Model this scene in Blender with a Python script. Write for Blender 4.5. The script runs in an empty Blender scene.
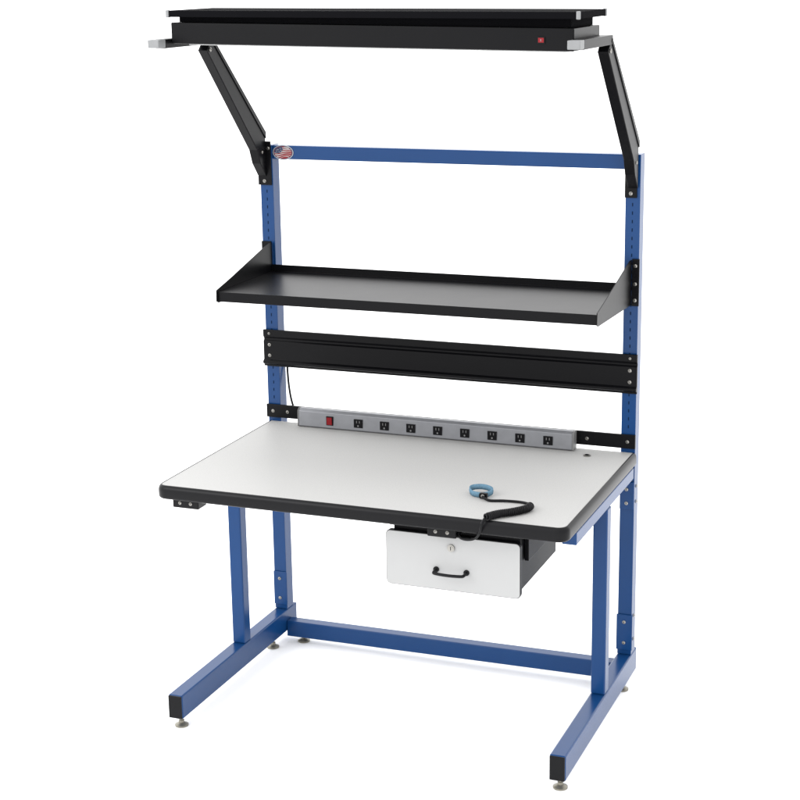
import bpy, bmesh, math, random
from mathutils import Vector, Matrix
random.seed(4)
scene=bpy.context.scene
col=scene.collection
scene.view_settings.view_transform='Standard'
scene.view_settings.look='None'
scene.view_settings.exposure=0
scene.view_settings.gamma=1

# ------------------------------------------------------------ materials
KA=.82
def mat(name,base,rough=.5,metal=0,spec=.5,var=0.0,vscale=30,bump=0,bscale=400,k=KA):
    base=tuple(c*k for c in base);spec=spec*k
    m=bpy.data.materials.new(name);m.use_nodes=True
    nt=m.node_tree;b=nt.nodes['Principled BSDF']
    b.inputs['Base Color'].default_value=(*base,1)
    b.inputs['Roughness'].default_value=rough
    b.inputs['Metallic'].default_value=metal
    b.inputs['Specular IOR Level'].default_value=spec
    tc=nt.nodes.new('ShaderNodeTexCoord')
    if var>0:
        n=nt.nodes.new('ShaderNodeTexNoise');n.inputs['Scale'].default_value=vscale;n.inputs['Detail'].default_value=5
        nt.links.new(tc.outputs['Object'],n.inputs['Vector'])
        r=nt.nodes.new('ShaderNodeValToRGB')
        r.color_ramp.elements[0].position=.3;r.color_ramp.elements[1].position=.7
        r.color_ramp.elements[0].color=(*[c*(1-var) for c in base],1)
        r.color_ramp.elements[1].color=(*[min(1,c*(1+var)) for c in base],1)
        nt.links.new(n.outputs['Fac'],r.inputs['Fac']);nt.links.new(r.outputs['Color'],b.inputs['Base Color'])
        mr=nt.nodes.new('ShaderNodeMapRange');mr.inputs['To Min'].default_value=max(0,rough-var*.3);mr.inputs['To Max'].default_value=min(1,rough+var*.3)
        nt.links.new(n.outputs['Fac'],mr.inputs['Value']);nt.links.new(mr.outputs['Result'],b.inputs['Roughness'])
    if bump>0:
        n2=nt.nodes.new('ShaderNodeTexNoise');n2.inputs['Scale'].default_value=bscale;n2.inputs['Detail'].default_value=2
        nt.links.new(tc.outputs['Object'],n2.inputs['Vector'])
        bp=nt.nodes.new('ShaderNodeBump');bp.inputs['Strength'].default_value=bump;bp.inputs['Distance'].default_value=.001
        nt.links.new(n2.outputs['Fac'],bp.inputs['Height']);nt.links.new(bp.outputs['Normal'],b.inputs['Normal'])
    return m
BLUE=mat('blue_powder_coat',(.0045,.041,.145),.24,spec=.25,var=.04,vscale=6,bump=.06,bscale=500)
BLACK=mat('black_powder_coat',(.0038,.0038,.0046),.34,spec=.11,var=.04,vscale=8,bump=.06,bscale=700)
MATTE=mat('matte_black_coat',(.005,.005,.006),.85,spec=.02,var=.04,vscale=8)
RUBBER=mat('black_rubber',(.0045,.0045,.0055),.3,spec=.16,var=.05,vscale=20,bump=.05)
DARK=mat('dark_void',(.003,.003,.004),.8,spec=.05)
SLOT=mat('slot_shadow',(.002,.012,.038),.7,spec=.05)
STEEL=mat('zinc_steel',(.33,.32,.3),.32,metal=1,var=.1,vscale=60)
FOOTM=mat('leveling_foot_metal',(.27,.255,.21),.4,metal=.7,var=.15,vscale=60)
ALU=mat('brushed_aluminium',(.22,.225,.24),.42,metal=.5,var=.05,vscale=40)
SILV=mat('silver_end_cap',(.22,.225,.23),.5,metal=.2,var=.04)
WHITE=mat('white_laminate_front',(.385,.387,.388),.4,spec=.2,var=.01,vscale=8)
RED=mat('red_plastic',(.2,.008,.012),.35,spec=.2)
LBLUE=mat('light_blue_elastic',(.12,.22,.30),.85,spec=.1,var=.15,vscale=200,bump=.5,bscale=900)
GREY=mat('grey_plastic',(.17,.17,.17),.5)
LOGOW=mat('logo_white',(.36,.36,.36),.4);LOGOB=mat('logo_blue',(.01,.02,.07),.4)
DIFF=mat('light_diffuser',(.5,.5,.5),.5)
TOP=mat('speckled_white_laminate',(.4,.4,.4),.5,spec=.15)
nt=TOP.node_tree;b=nt.nodes['Principled BSDF'];tc=[n for n in nt.nodes if n.type=='TEX_COORD'][0]
n=nt.nodes.new('ShaderNodeTexNoise');n.inputs['Scale'].default_value=320;n.inputs['Detail'].default_value=3
nt.links.new(tc.outputs['Object'],n.inputs['Vector'])
r=nt.nodes.new('ShaderNodeValToRGB');r.color_ramp.elements[0].position=.34;r.color_ramp.elements[1].position=.5
r.color_ramp.elements[0].color=(.330,.328,.323,1);r.color_ramp.elements[1].color=(.370,.368,.362,1)
nt.links.new(n.outputs['Fac'],r.inputs['Fac']);nt.links.new(r.outputs['Color'],b.inputs['Base Color'])

# ------------------------------------------------------------ helpers
WL={}
def mk(name,bm,mats,parent=None,bevel=0,smooth=False,center=None,seg=2):
    bmesh.ops.remove_doubles(bm,verts=bm.verts,dist=1e-6)
    bmesh.ops.recalc_face_normals(bm,faces=bm.faces)
    if center is None:
        lo=Vector([min(v.co[i] for v in bm.verts) for i in range(3)]);hi=Vector([max(v.co[i] for v in bm.verts) for i in range(3)])
        center=(lo+hi)/2
    center=Vector(center)
    for v in bm.verts:v.co-=center
    me=bpy.data.meshes.new(name);bm.to_mesh(me);bm.free()
    for m in (mats if isinstance(mats,(list,tuple)) else [mats]): me.materials.append(m)
    ob=bpy.data.objects.new(name,me);col.objects.link(ob)
    if smooth:
        for p in me.polygons:p.use_smooth=True
    WL[ob]=center
    if parent: ob.parent=parent;ob.location=center-WL[parent]
    else: ob.location=center
    if bevel>0:
        md=ob.modifiers.new('bevel','BEVEL');md.width=bevel;md.segments=seg;md.limit_method='ANGLE';md.angle_limit=math.radians(40)
        md.harden_normals=False
    return ob
def abox(bm,lo,hi,mi=0):
    vs=[bm.verts.new((x,y,z)) for x in (lo[0],hi[0]) for y in (lo[1],hi[1]) for z in (lo[2],hi[2])]
    fs=[]
    for q in ((0,1,3,2),(4,6,7,5),(0,4,5,1),(2,3,7,6),(0,2,6,4),(1,5,7,3)):
        f=bm.faces.new([vs[i] for i in q]);f.material_index=mi;fs.append(f)
    return fs
def box(name,lo,hi,m,parent=None,bevel=.002):
    bm=bmesh.new();abox(bm,lo,hi);return mk(name,bm,m,parent,bevel)
def _prism(bm,A,B,mi):
    a=[bm.verts.new(p) for p in A];c=[bm.verts.new(p) for p in B];n=len(a)
    fs=[bm.faces.new(a),bm.faces.new(c[::-1])]
    for i in range(n): fs.append(bm.faces.new((a[i],c[i],c[(i+1)%n],a[(i+1)%n])))
    for f in fs:f.material_index=mi
def prism_x(bm,prof,x0,x1,mi=0): _prism(bm,[(x0,y,z) for y,z in prof],[(x1,y,z) for y,z in prof],mi)
def prism_z(bm,prof,z0,z1,mi=0): _prism(bm,[(x,y,z0) for x,y in prof],[(x,y,z1) for x,y in prof],mi)
def prism_y(bm,prof,y0,y1,mi=0): _prism(bm,[(x,y0,z) for x,z in prof],[(x,y1,z) for x,z in prof],mi)
def cyl(bm,c,axis,r,h,seg=20,r2=None,mi=0):
    ax=Vector(axis).normalized();t=ax.orthogonal().normalized();s=ax.cross(t)
    if r2 is None:r2=r
    c=Vector(c)
    a=[bm.verts.new(c+(t*math.cos(k)+s*math.sin(k))*r) for k in [2*math.pi*i/seg for i in range(seg)]]
    d=[bm.verts.new(c+ax*h+(t*math.cos(k)+s*math.sin(k))*r2) for k in [2*math.pi*i/seg for i in range(seg)]]
    fs=[bm.faces.new(a),bm.faces.new(d[::-1])]
    for i in range(seg): fs.append(bm.faces.new((a[i],d[i],d[(i+1)%seg],a[(i+1)%seg])))
    for f in fs:f.material_index=mi
def sweep(bm,pts,r,seg=10,mi=0):
    pts=[Vector(p) for p in pts]
    T=[(pts[min(i+1,len(pts)-1)]-pts[max(i-1,0)]).normalized() for i in range(len(pts))]
    nrm=T[0].orthogonal().normalized();rings=[]
    for i,p in enumerate(pts):
        nrm=(nrm-T[i]*nrm.dot(T[i])).normalized();bn=T[i].cross(nrm)
        rings.append([bm.verts.new(p+(nrm*math.cos(k)+bn*math.sin(k))*r) for k in [2*math.pi*j/seg for j in range(seg)]])
    for i in range(len(rings)-1):
        for j in range(seg):
            bm.faces.new((rings[i][j],rings[i][(j+1)%seg],rings[i+1][(j+1)%seg],rings[i+1][j])).material_index=mi
    bm.faces.new(rings[0][::-1]);bm.faces.new(rings[-1])
def catmull(P,n=12):
    P=[Vector(p) for p in P];P=[P[0]*2-P[1]]+P+[P[-1]*2-P[-2]];o=[]
    for i in range(1,len(P)-2):
        for k in range(n):
            t=k/n
            o.append(.5*((2*P[i])+(P[i+1]-P[i-1])*t+(2*P[i-1]-5*P[i]+4*P[i+1]-P[i+2])*t*t+(-P[i-1]+3*P[i]-3*P[i+1]+P[i+2])*t**3))
    o.append(P[-2]);return o
def rrect(x0,x1,z0,z1,r,n=5):
    o=[]
    for cx,cz,a0 in ((x1-r,z1-r,0),(x0+r,z1-r,90),(x0+r,z0+r,180),(x1-r,z0+r,270)):
        for i in range(n+1):
            a=math.radians(a0+90*i/n);o.append((cx+r*math.cos(a),cz+r*math.sin(a)))
    return o
def bolt(parent,x,y,z,axis=(0,-1,0),r=.0055,h=.004,name='bolt'):
    bm=bmesh.new();cyl(bm,(x,y,z),axis,r,h*.45,18)
    c=Vector((x,y,z))+Vector(axis)*h*.45
    cyl(bm,c,axis,r*.85,h*.55,18,r2=r*.45)
    cyl(bm,c+Vector(axis)*(h*.56),axis,r*.3,h*.03,6,mi=1)
    return mk(name,bm,[STEEL,DARK],parent)

# ------------------------------------------------------------ setting
bm=bmesh.new()
v=[bm.verts.new(p) for p in ((-60,-60,0),(60,-60,0),(60,60,0),(-60,60,0))];bm.faces.new(v)
FLOOR=mat('white_studio_floor',(.97,.97,.97),.9,spec=.05,k=1)
fl=mk('floor',bm,FLOOR);fl['kind']='structure'

# ------------------------------------------------------------ workbench
XR=1.25;H=.784
wb=bpy.data.objects.new('workbench',None);wb.empty_display_size=.2;col.objects.link(wb)
wb.location=(.625,-.35,0);WL[wb]=Vector(wb.location)
wb['label']='blue steel workbench with white top, black shelf and overhead light'
wb['category']='workbench'

for side,x0 in (('l',0.0),('r',XR-.045)):
    x1=x0+.045
    foot=box('base_foot',(x0-.001,-.757,.037),(x1+.001,.075,.113),BLUE,wb,.004)
    box('end_cap',(x0+.0005,-.762,.0385),(x1-.0005,-.7565,.1115),RUBBER,foot,.002)
    levs=[(x0+.0225,-.725),(x0+.0225,-.075 if side=='l' else -.02)]
    for lx,ly in levs:
        bm=bmesh.new()
        cyl(bm,(lx,ly,.001),(0,0,1),.021,.004,28);cyl(bm,(lx,ly,.005),(0,0,1),.0205,.006,28,r2=.009)
        cyl(bm,(lx,ly,.011),(0,0,1),.009,.008,6);cyl(bm,(lx,ly,.019),(0,0,1),.005,.018,12)
        mk('leveling_foot',bm,FOOTM,foot)
    box('leg',(x0+.0005,-.325,.1135),(x1-.0005,-.28,.7),BLUE,wb,.004)
    sup=box('tabletop_support',(x0+.0015,-.66,.7005),(x1-.0015,-.003,.738),BLUE,wb,.003)
    bm=bmesh.new()
    abox(bm,(x0,0,.114),(x1,.05,1.70))
    z=.86
    while z<1.66:
        abox(bm,(x0+.0205,-.0006,z),(x0+.0245,.002,z+.011),1)
        z+=.0254
    up=mk('upright',bm,[BLUE,SLOT],wb,.003)
    pl=box('mounting_plate',(x0-.001 if side=='l' else x0-.003,-.005,.13),(x1+.003,-.0008,.25),BLUE,up,.002)
    bolt(pl,x0+.022,-.005,.155);bolt(pl,x0+.022,-.005,.225)
    pl=box('mounting_plate',(x0,-.005,.60),(x1,-.0008,.69),BLUE,up,.002)
    bolt(pl,x0+.022,-.005,.62)
    bolt(pl,x0+.022,-.005,.665)
    if side=='r':
        for zz in (.16,.24,.62,.67): bolt(up,x1,.025,zz,(1,0,0))

tb=box('top_crossbar',(.0455,.004,1.655),(XR-.0455,.044,1.699),BLUE,wb,.003)
bm=bmesh.new()
_prism(bm,[(.0462,-.012,.020),(.0462,.03,.020),(.0462,.03,.076),(.0462,-.012,.076)],[(XR-.0462,-.012,.028),(XR-.0462,.03,.028),(XR-.0462,.03,.084),(XR-.0462,-.012,.084)],0)
lb=mk('lower_crossbar',bm,BLUE,wb,.003)
for lx in (.10,XR-.1):
    bm=bmesh.new()
    cyl(bm,(lx,.009,.001),(0,0,1),.021,.004,28);cyl(bm,(lx,.009,.005),(0,0,1),.0205,.006,28,r2=.009);cyl(bm,(lx,.009,.011),(0,0,1),.005,.0085,12)
    mk('leveling_foot',bm,FOOTM,lb)
# emblem on top crossbar: dark blue rim, red field, curved white streaks, blue corner with stars
bm=bmesh.new()
ex,ez=.083,1.677
A,B=.036,.0235
def ell(a,b2,n=40): return [(ex+a*math.cos(t),ez+b2*math.sin(t)) for t in [2*math.pi*i/n for i in range(n)]]
prism_y(bm,ell(A,B),.0015,.0038,0)
prism_y(bm,ell(A*.94,B*.92),.0011,.0014,1)
prism_y(bm,ell(A*.87,B*.83),.0008,.00105,2)
for k,dz in enumerate((.013,.0075,.0015,-.0045,-.0105,-.0155)):
    lo=[];hi=[]
    for i in range(13):
        s=-1+2*i/12
        zc=dz+.0035*math.sin(s*2.4+.4)
        w=A*.84*math.sqrt(max(.02,1-(zc/(B*.86))**2))
        x=ex+s*w;th=.0011+.0006*math.sin(k+s*2)
        lo.append((x,ez+zc-th));hi.append((x,ez+zc+th))
    prism_y(bm,lo+hi[::-1],.0005,.00075,0)
can=[(ex-A*.82,ez-.001)]+[(ex+A*.83*math.cos(t),ez+B*.79*math.sin(t)) for t in [math.radians(a) for a in range(165,85,-10)]]+[(ex+.001,ez+.010),(ex-.006,ez+.002),(ex-.014,ez-.003)]
prism_y(bm,can,.0002,.00045,1)
for sx,sz in ((-.022,.004),(-.016,.009),(-.009,.013),(-.013,.002),(-.006,.007),(-.02,.0085),(-.001,.015)):
    st=[(ex+sx+(.0018 if i%2==0 else .0008)*math.cos(math.pi*i/5+math.pi/2),ez+sz+(.0018 if i%2==0 else .0008)*math.sin(math.pi*i/5+math.pi/2)) for i in range(10)]
    prism_y(bm,st,-.0001,.00015,0)
mk('emblem',bm,[LOGOW,LOGOB,RED],tb)

def toppoly(ins,r=.035):
    x0,x1,y0,y1=0.0+ins,XR+.005-ins,-.778+ins,-.001
    rr=max(.004,r-ins);o=[(x1,y1),(x0,y1)]
    for cx,cy,a0 in ((x0+rr,y0+rr,180),(x1-rr,y0+rr,270)):
        for i in range(9):
            a=math.radians(a0+90*i/8);o.append((cx+rr*math.cos(a),cy+rr*math.sin(a)))
    return o
bm=bmesh.new();prism_z(bm,toppoly(.010),.746,H)
top=mk('tabletop',bm,TOP,wb,.0015)
bm=bmesh.new()
prof=[(.0095,.7445),(.005,.7445),(.0015,.747),(0,.752),(0,.770),(.0015,.777),(.0045,.7815),(.0075,.784),(.0102,.7852)]
loops=[]
for ins,z in prof:
    P=toppoly(ins);P=P[1:]+[P[0]]
    loops.append([bm.verts.new((x,y,z)) for x,y in P])
for a,c in zip(loops[:-1],loops[1:]):
    for i in range(len(a)-1): bm.faces.new((a[i],a[i+1],c[i+1],c[i]))
a,c=loops[-1],loops[0]
for i in range(len(a)-1): bm.faces.new((a[i],a[i+1],c[i+1],c[i]))
em=mk('edge_molding',bm,RUBBER,top,smooth=True)
bm=bmesh.new();cyl(bm,(1.119,-.08,H+.0004),(0,0,1),.011,.003,24);cyl(bm,(1.119,-.08,H+.0036),(0,0,1),.006,.001,16,mi=1)
mk('ground_stud',bm,[STEEL,DARK],top)
for bx in (.045,.845):
    g=box('grounding_block',(bx,-.752,.714),(bx+.085,-.70,.7440),RUBBER,wb,.003)
    bolt(g,bx+.025,-.752,.730,r=.005);bolt(g,bx+.06,-.752,.730,r=.005)

# drawer
dr=box('drawer',(.722,-.692,.560),(1.098,-.34,.716),BLACK,wb,.002)
bm=bmesh.new();prism_y(bm,rrect(.706,1.102,.545,.704,.012),-.712,-.6965,0)
prism_y(bm,rrect(.7042,1.1038,.5432,.7058,.0137),-.7100,-.6945,1)
df=mk('drawer_front',bm,[WHITE,RUBBER],dr,.0008)
bm=bmesh.new()
hp=catmull([(.857,-.7125,.604),(.857,-.733,.603),(.864,-.742,.602),(.902,-.744,.601),(.94,-.742,.602),(.947,-.733,.603),(.947,-.7125,.604)],8)
sweep(bm,hp,.0045)
for hx in (.857,.947): cyl(bm,(hx,-.7122,.604),(0,-1,0),.0085,.004,16)
mk('drawer_handle',bm,RUBBER,dr,smooth=True)
bm=bmesh.new();cyl(bm,(.902,-.7122,.672),(0,-1,0),.0105,.005,24);cyl(bm,(.902,-.7172,.672),(0,-1,0),.007,.001,20,mi=0);abox(bm,(.9012,-.7192,.667),(.9028,-.7182,.677),1)
mk('lock',bm,[STEEL,DARK],dr)
bm=bmesh.new()
abox(bm,(.712,-.70,.7165),(1.112,-.33,.7435));abox(bm,(1.0995,-.66,.64),(1.112,-.33,.7165));
mk('drawer_housing',bm,BLACK,dr,.0015)

# power strip
rail=bmesh.new()
abox(rail,(-.002,-.010,.798),(XR+.002,-.0015,.842))
rl=mk('strip_mounting_rail',rail,BLACK,wb,.001)
for bx in (.022,XR-.022): bolt(rl,bx,-.010,.82)
bolt(rl,.075,-.010,.82);bolt(rl,1.10,-.010,.82)
bm=bmesh.new()
prism_x(bm,[(-.0105,.7865),(-.0105,.842),(-.022,.846),(-.036,.846),(-.045,.838),(-.048,.7895),(-.045,.7865)],.132,1.062)
ps=mk('power_strip',bm,ALU,wb,.001)
for ex0,ex1 in ((.128,.1315),(1.0625,1.067)):
    bm=bmesh.new();prism_x(bm,[(-.0115,.7855),(-.0115,.843),(-.022,.847),(-.037,.847),(-.046,.839),(-.049,.789),(-.045,.7855)],ex0,ex1);mk('end_cap',bm,GREY,ps,.001)
for i in range(8):
    ox=.345+i*(.985-.345)/7
    bm=bmesh.new();abox(bm,(ox-.015,-.0495,.7985),(ox+.015,-.046,.8265))
    for sx in (-.006,.004): abox(bm,(ox+sx,-.0500,.814),(ox+sx+.002,-.0496,.822),1)
    cyl(bm,(ox,-.0496,.805),(0,-1,0),.0028,.0005,12,mi=1)
    mk('power_outlet',bm,[RUBBER,GREY],ps)
bm=bmesh.new();abox(bm,(.232,-.0495,.798),(.256,-.046,.828));abox(bm,(.235,-.053,.801),(.253,-.0496,.825),1)
mk('power_switch',bm,[RUBBER,RED],ps)
bm=bmesh.new()
sweep(bm,catmull([(.11,.006,.80),(.090,.016,.82),(.074,.024,.855),(.062,.034,.90),(.055,.042,.95),(.048,.056,1.0),(.03,.06,1.04),(.028,.058,1.07)],10),.0036,8)
mk('power_cord',bm,RUBBER,ps,smooth=True)

# bin rail
bm=bmesh.new()
front=[(-.004,1.096),(-.013,1.096),(-.013,1.074),(-.007,1.067),(-.007,1.062),(-.012,1.057),(-.012,.997),(-.020,.991),(-.020,.984),(-.010,.978),(-.010,.973),(-.004,.973)]
prism_x(bm,front,-.004,XR+.004)
br=mk('bin_rail',bm,BLACK,wb,.0008)
for bx in (.018,XR-.018):
    for bz in (1.046,1.010): bolt(br,bx,-.012,bz)
    bolt(br,bx,-.013,1.084,r=.004)

# shelf
bm=bmesh.new()
sx0,sx1,zs=.036,1.227,1.293
T=.0025
prism_x(bm,[(-.012,zs+.022),(-.0095,zs+.022),(-.0095,zs-T),(-.388,zs-T),(-.388,zs-.028),(-.380,zs-.028),(-.380,zs-.0305),(-.3925,zs-.0305),(-.3925,zs),(-.012,zs)],sx0,sx1)
sh=mk('shelf',bm,BLACK,wb,.0006)
for gx,t in ((sx0-.003,.0025),(sx1+.0005,.0025)):
    bm=bmesh.new()
    prism_x(bm,[(-.006,zs-.045),(-.006,zs+.093),(-.03,zs+.093),(-.30,zs+.028),(-.40,zs+.006),(-.402,zs-.028),(-.39,zs-.034)],gx,gx+t)
    g=mk('side_bracket',bm,BLACK,sh)
    tx0,tx1=((-.001,.0325) if gx<.5 else (1.2305,1.253))
    tab=box('mounting_tab',(tx0,-.006,zs-.048),(tx1,-.0012,zs+.096),BLACK,sh,.001)
    for bz in (zs+.075,zs+.02,zs-.03): bolt(tab,(tx0+tx1)/2,-.006,bz)

# overhead support arms: channel arms in line with the uprights
for side,ax in (('l',-.006),('r',XR-.038)):
    w=.034
    bm=bmesh.new()
    abox(bm,(ax,-.63,2.034),(ax+w,-.335,2.060))
    tx0=0 if side=='l' else XR-.045
    e0=Vector((0,-.362,2.0335));e1=Vector((0,-.035,1.70))
    d=(e1-e0).normalized();nn=Vector((0,-d.z,d.y))*.025
    prism_x(bm,[((e0+nn).y,(e0+nn).z),((e0-nn).y,(e0-nn).z),(-.066,1.69),(-.047,1.645),(-.0065,1.60),(-.0065,1.735)],ax+.0015,ax+w-.0015)
    arm=mk('support_arm',bm,BLACK,wb,.002)
    for fx in (ax-.0016,ax+w-.0013):
        bm=bmesh.new()
        n2=nn.normalized()
        f0=e0+n2*.026;f1=e0+n2*.016;g0=Vector((0,-.0075,1.742));g1=Vector((0,-.0075,1.722))
        prism_x(bm,[(f0.y,f0.z),(f1.y,f1.z),(g1.y,g1.z),(g0.y,g0.z)],fx,fx+.0028)
        mk('channel_flange',bm,BLACK,arm)
    p0_,p1_=((tx0-.001,tx0+.042) if side=='l' else (tx0-.001,tx0+.036))
    pl=box('mounting_plate',(p0_,-.006,1.572),(p1_,-.0012,1.712),BLACK,arm,.001)
    for bz in (1.585,1.69): bolt(pl,tx0+.02+(.015 if side=='l' else -.016) if bz>1.6 else tx0+.018,-.006,bz)
    if side=='l':
        bm=bmesh.new();prism_x(bm,[(-.006,1.725),(.042,1.70),(.042,1.60),(.02,1.575),(-.006,1.572)],-.004,-.0005)
        mk('side_flange',bm,BLACK,arm)
    box('end_cap',(ax-.0005,-.672,2.0365),(ax+w+.0005,-.6305,2.0595),SILV,arm,.002)
    bolt(arm,ax+w-.0004,-.362,2.018,(1,0,0),r=.0065)
    bolt(arm,ax+w-.0014,-.035,1.68,(1,0,0),r=.0055)

# overhead light fixture (hangs a touch low at one end)
def hang(bm,a,b):
    for v_ in bm.verts: v_.co.z+=a+(b-a)*(v_.co.x-.03)/1.18
bm=bmesh.new()
abox(bm,(.0305,-.60,2.034),(1.2095,-.34,2.093));hang(bm,.012,-.006)
oh=mk('overhead_light',bm,BLACK,wb,.003)
bm=bmesh.new();abox(bm,(.07,-.57,2.030),(1.18,-.37,2.0335));hang(bm,.012,-.006);mk('light_diffuser',bm,DIFF,oh,.001)
bm=bmesh.new();abox(bm,(.026,-.612,2.116),(1.226,-.335,2.134));hang(bm,.004,-.005)
tp=mk('top_shelf_panel',bm,MATTE,oh,.002)
for cx_,cy_ in ((.023,-.615),(1.2185,-.615),(1.2185,-.345)):
    dz=.004 if cx_<.5 else -.005
    box('corner_cap',(cx_,cy_,2.1145+dz),(cx_+.0095,cy_+.012,2.1355+dz),SILV,oh,.002)
bm=bmesh.new();abox(bm,(.045,-.575,2.0934),(1.195,-.36,2.1156));
for v_ in bm.verts:
    lowv=v_.co.z<2.1; t_=(v_.co.x-.03)/1.18
    v_.co.z+= (.012-.018*t_) if lowv else (.004-.009*t_)
mk('ballast_cover',bm,MATTE,oh,.001)
bm=bmesh.new();abox(bm,(1.112,-.603,2.0535),(1.132,-.6002,2.0705));abox(bm,(1.1145,-.605,2.056),(1.1295,-.6032,2.068),1);abox(bm,(1.1212,-.6062,2.059),(1.1226,-.6052,2.065),2);hang(bm,.012,-.006)
mk('light_switch',bm,[RUBBER,RED,SILV],oh)

# ------------------------------------------------------------ wrist strap with coiled cord
ws=bpy.data.objects.new('wrist_strap',None);ws.empty_display_size=.05;col.objects.link(ws)
ws.location=(.94,-.55,H+.001);WL[ws]=Vector(ws.location)
ws['label']='light blue wrist strap with black coiled cord on white tabletop';ws['category']='wrist strap'
bm=bmesh.new()
N=56;rings=[]
for i in range(N):
    a=2*math.pi*i/N
    row=[]
    tilt=.004*(1+math.cos(a-1.9))
    for (dr_,z) in ((0,.0012),(.0014,.009),(0.0003,.0165),(-.0030,.0165),(-.0042,.009),(-.0040,.0012)):
        rx,ry=.034+dr_+.002*math.sin(3*a),.028+dr_
        row.append(bm.verts.new((.937+rx*math.cos(a),-.557+ry*math.sin(a),H+z+tilt)))
    rings.append(row)
for i in range(N):
    for j in range(6): bm.faces.new((rings[i][j],rings[(i+1)%N][j],rings[(i+1)%N][(j+1)%6],rings[i][(j+1)%6]))
mk('strap_band',bm,LBLUE,ws,smooth=True)
bm=bmesh.new();prism_y(bm,rrect(.944,.968,H+.002,H+.018,.004),-.595,-.584);cyl(bm,(.956,-.595,H+.010),(0,-1,0),.0055,.004,18,mi=1)
mk('strap_buckle',bm,[RUBBER,STEEL],ws,.001)
z0=H+.0045
lead=catmull([(.956,-.600,H+.010),(.98,-.610,z0),(1.02,-.600,z0),(1.07,-.597,z0),(1.105,-.612,z0),(1.112,-.64,z0+.006)],10)
bm=bmesh.new();sweep(bm,lead,.0040,8)
mk('lead_cord',bm,RUBBER,ws,smooth=True)
bm=bmesh.new()
tail=catmull([(1.024,-.780,z0+.006),(1.020,-.796,z0-.006),(1.012,-.79,.755),(.995,-.775,.732),(.97,-.768,.722),(.945,-.758,.722),(.928,-.735,.728)],10)
sweep(bm,tail,.0036,8)
mk('plug_cord',bm,RUBBER,ws,smooth=True)
zc=z0+.0078
path=catmull([(1.112,-.64,zc),(1.107,-.672,zc),(1.08,-.710,zc),(1.048,-.740,zc),(1.024,-.780,zc)],60)
hel=[];n=len(path);turns=32
for i,p in enumerate(path):
    for k in range(5):
        f=(i+k/5)/(n-1)
        if f>1:break
        q=path[i] if i==n-1 else path[i].lerp(path[i+1],k/5)
        tdir=(path[min(i+1,n-1)]-path[max(i-1,0)]).normalized();s=tdir.cross(Vector((0,0,1)));u=Vector((0,0,1))
        a=f*2*math.pi*turns;env=.0088*min(1,min(f,1-f)*30+.1)
        hel.append(q+(s*math.cos(a)+u*math.sin(a))*env)
bm=bmesh.new();sweep(bm,hel,.0028,6)
mk('coiled_cord',bm,RUBBER,ws,smooth=True)

# ------------------------------------------------------------ camera
C=Vector((2.417,-4.918,2.251));az,pt,rl_=[math.radians(a) for a in (21.596,14.382,-.888)]
fw=Vector((-math.sin(az)*math.cos(pt),math.cos(az)*math.cos(pt),-math.sin(pt)))
r=Vector((math.cos(az),math.sin(az),0));u=r.cross(fw)
r2=math.cos(rl_)*r+math.sin(rl_)*u;u2=-math.sin(rl_)*r+math.cos(rl_)*u
cam=bpy.data.cameras.new('camera');co=bpy.data.objects.new('camera',cam);col.objects.link(co)
M=Matrix((r2,u2,-fw)).transposed().to_4x4();M.translation=C;co.matrix_world=M
cam.sensor_width=36;cam.lens=1688.7/800*36;cam.shift_x=.0011;cam.shift_y=-.0017;cam.clip_end=500
scene.camera=co

# ------------------------------------------------------------ light: high-key studio
w=bpy.data.worlds.new('World');scene.world=w;w.use_nodes=True
nt=w.node_tree;bg=nt.nodes['Background']
tc=nt.nodes.new('ShaderNodeTexCoord');sp=nt.nodes.new('ShaderNodeSeparateXYZ');mr=nt.nodes.new('ShaderNodeMapRange')
nt.links.new(tc.outputs['Generated'],sp.inputs[0]);nt.links.new(sp.outputs['Z'],mr.inputs['Value'])
mr.inputs['From Min'].default_value=0;mr.inputs['From Max'].default_value=1;mr.inputs['To Min'].default_value=2.2;mr.inputs['To Max'].default_value=2.5
mx=nt.nodes.new('ShaderNodeMapRange');mx.inputs['From Min'].default_value=-1;mx.inputs['From Max'].default_value=1;mx.inputs['To Min'].default_value=1.2;mx.inputs['To Max'].default_value=.78
nt.links.new(sp.outputs['X'],mx.inputs['Value'])
mu=nt.nodes.new('ShaderNodeMath');mu.operation='MULTIPLY'
nt.links.new(mr.outputs['Result'],mu.inputs[0]);nt.links.new(mx.outputs['Result'],mu.inputs[1])
nt.links.new(mu.outputs[0],bg.inputs['Strength'])
bg.inputs['Color'].default_value=(1,1,1,1)
def area(name,loc,target,size,energy):
    l=bpy.data.lights.new(name,'AREA');l.shape='SQUARE';l.size=size;l.energy=energy
    o=bpy.data.objects.new(name,l);col.objects.link(o);o.location=loc
    o.rotation_euler=(Vector(target)-Vector(loc)).to_track_quat('-Z','Y').to_euler();return o
area('softbox',(-2.2,-4.5,3.6),(.6,-.3,1.0),2.4,90)
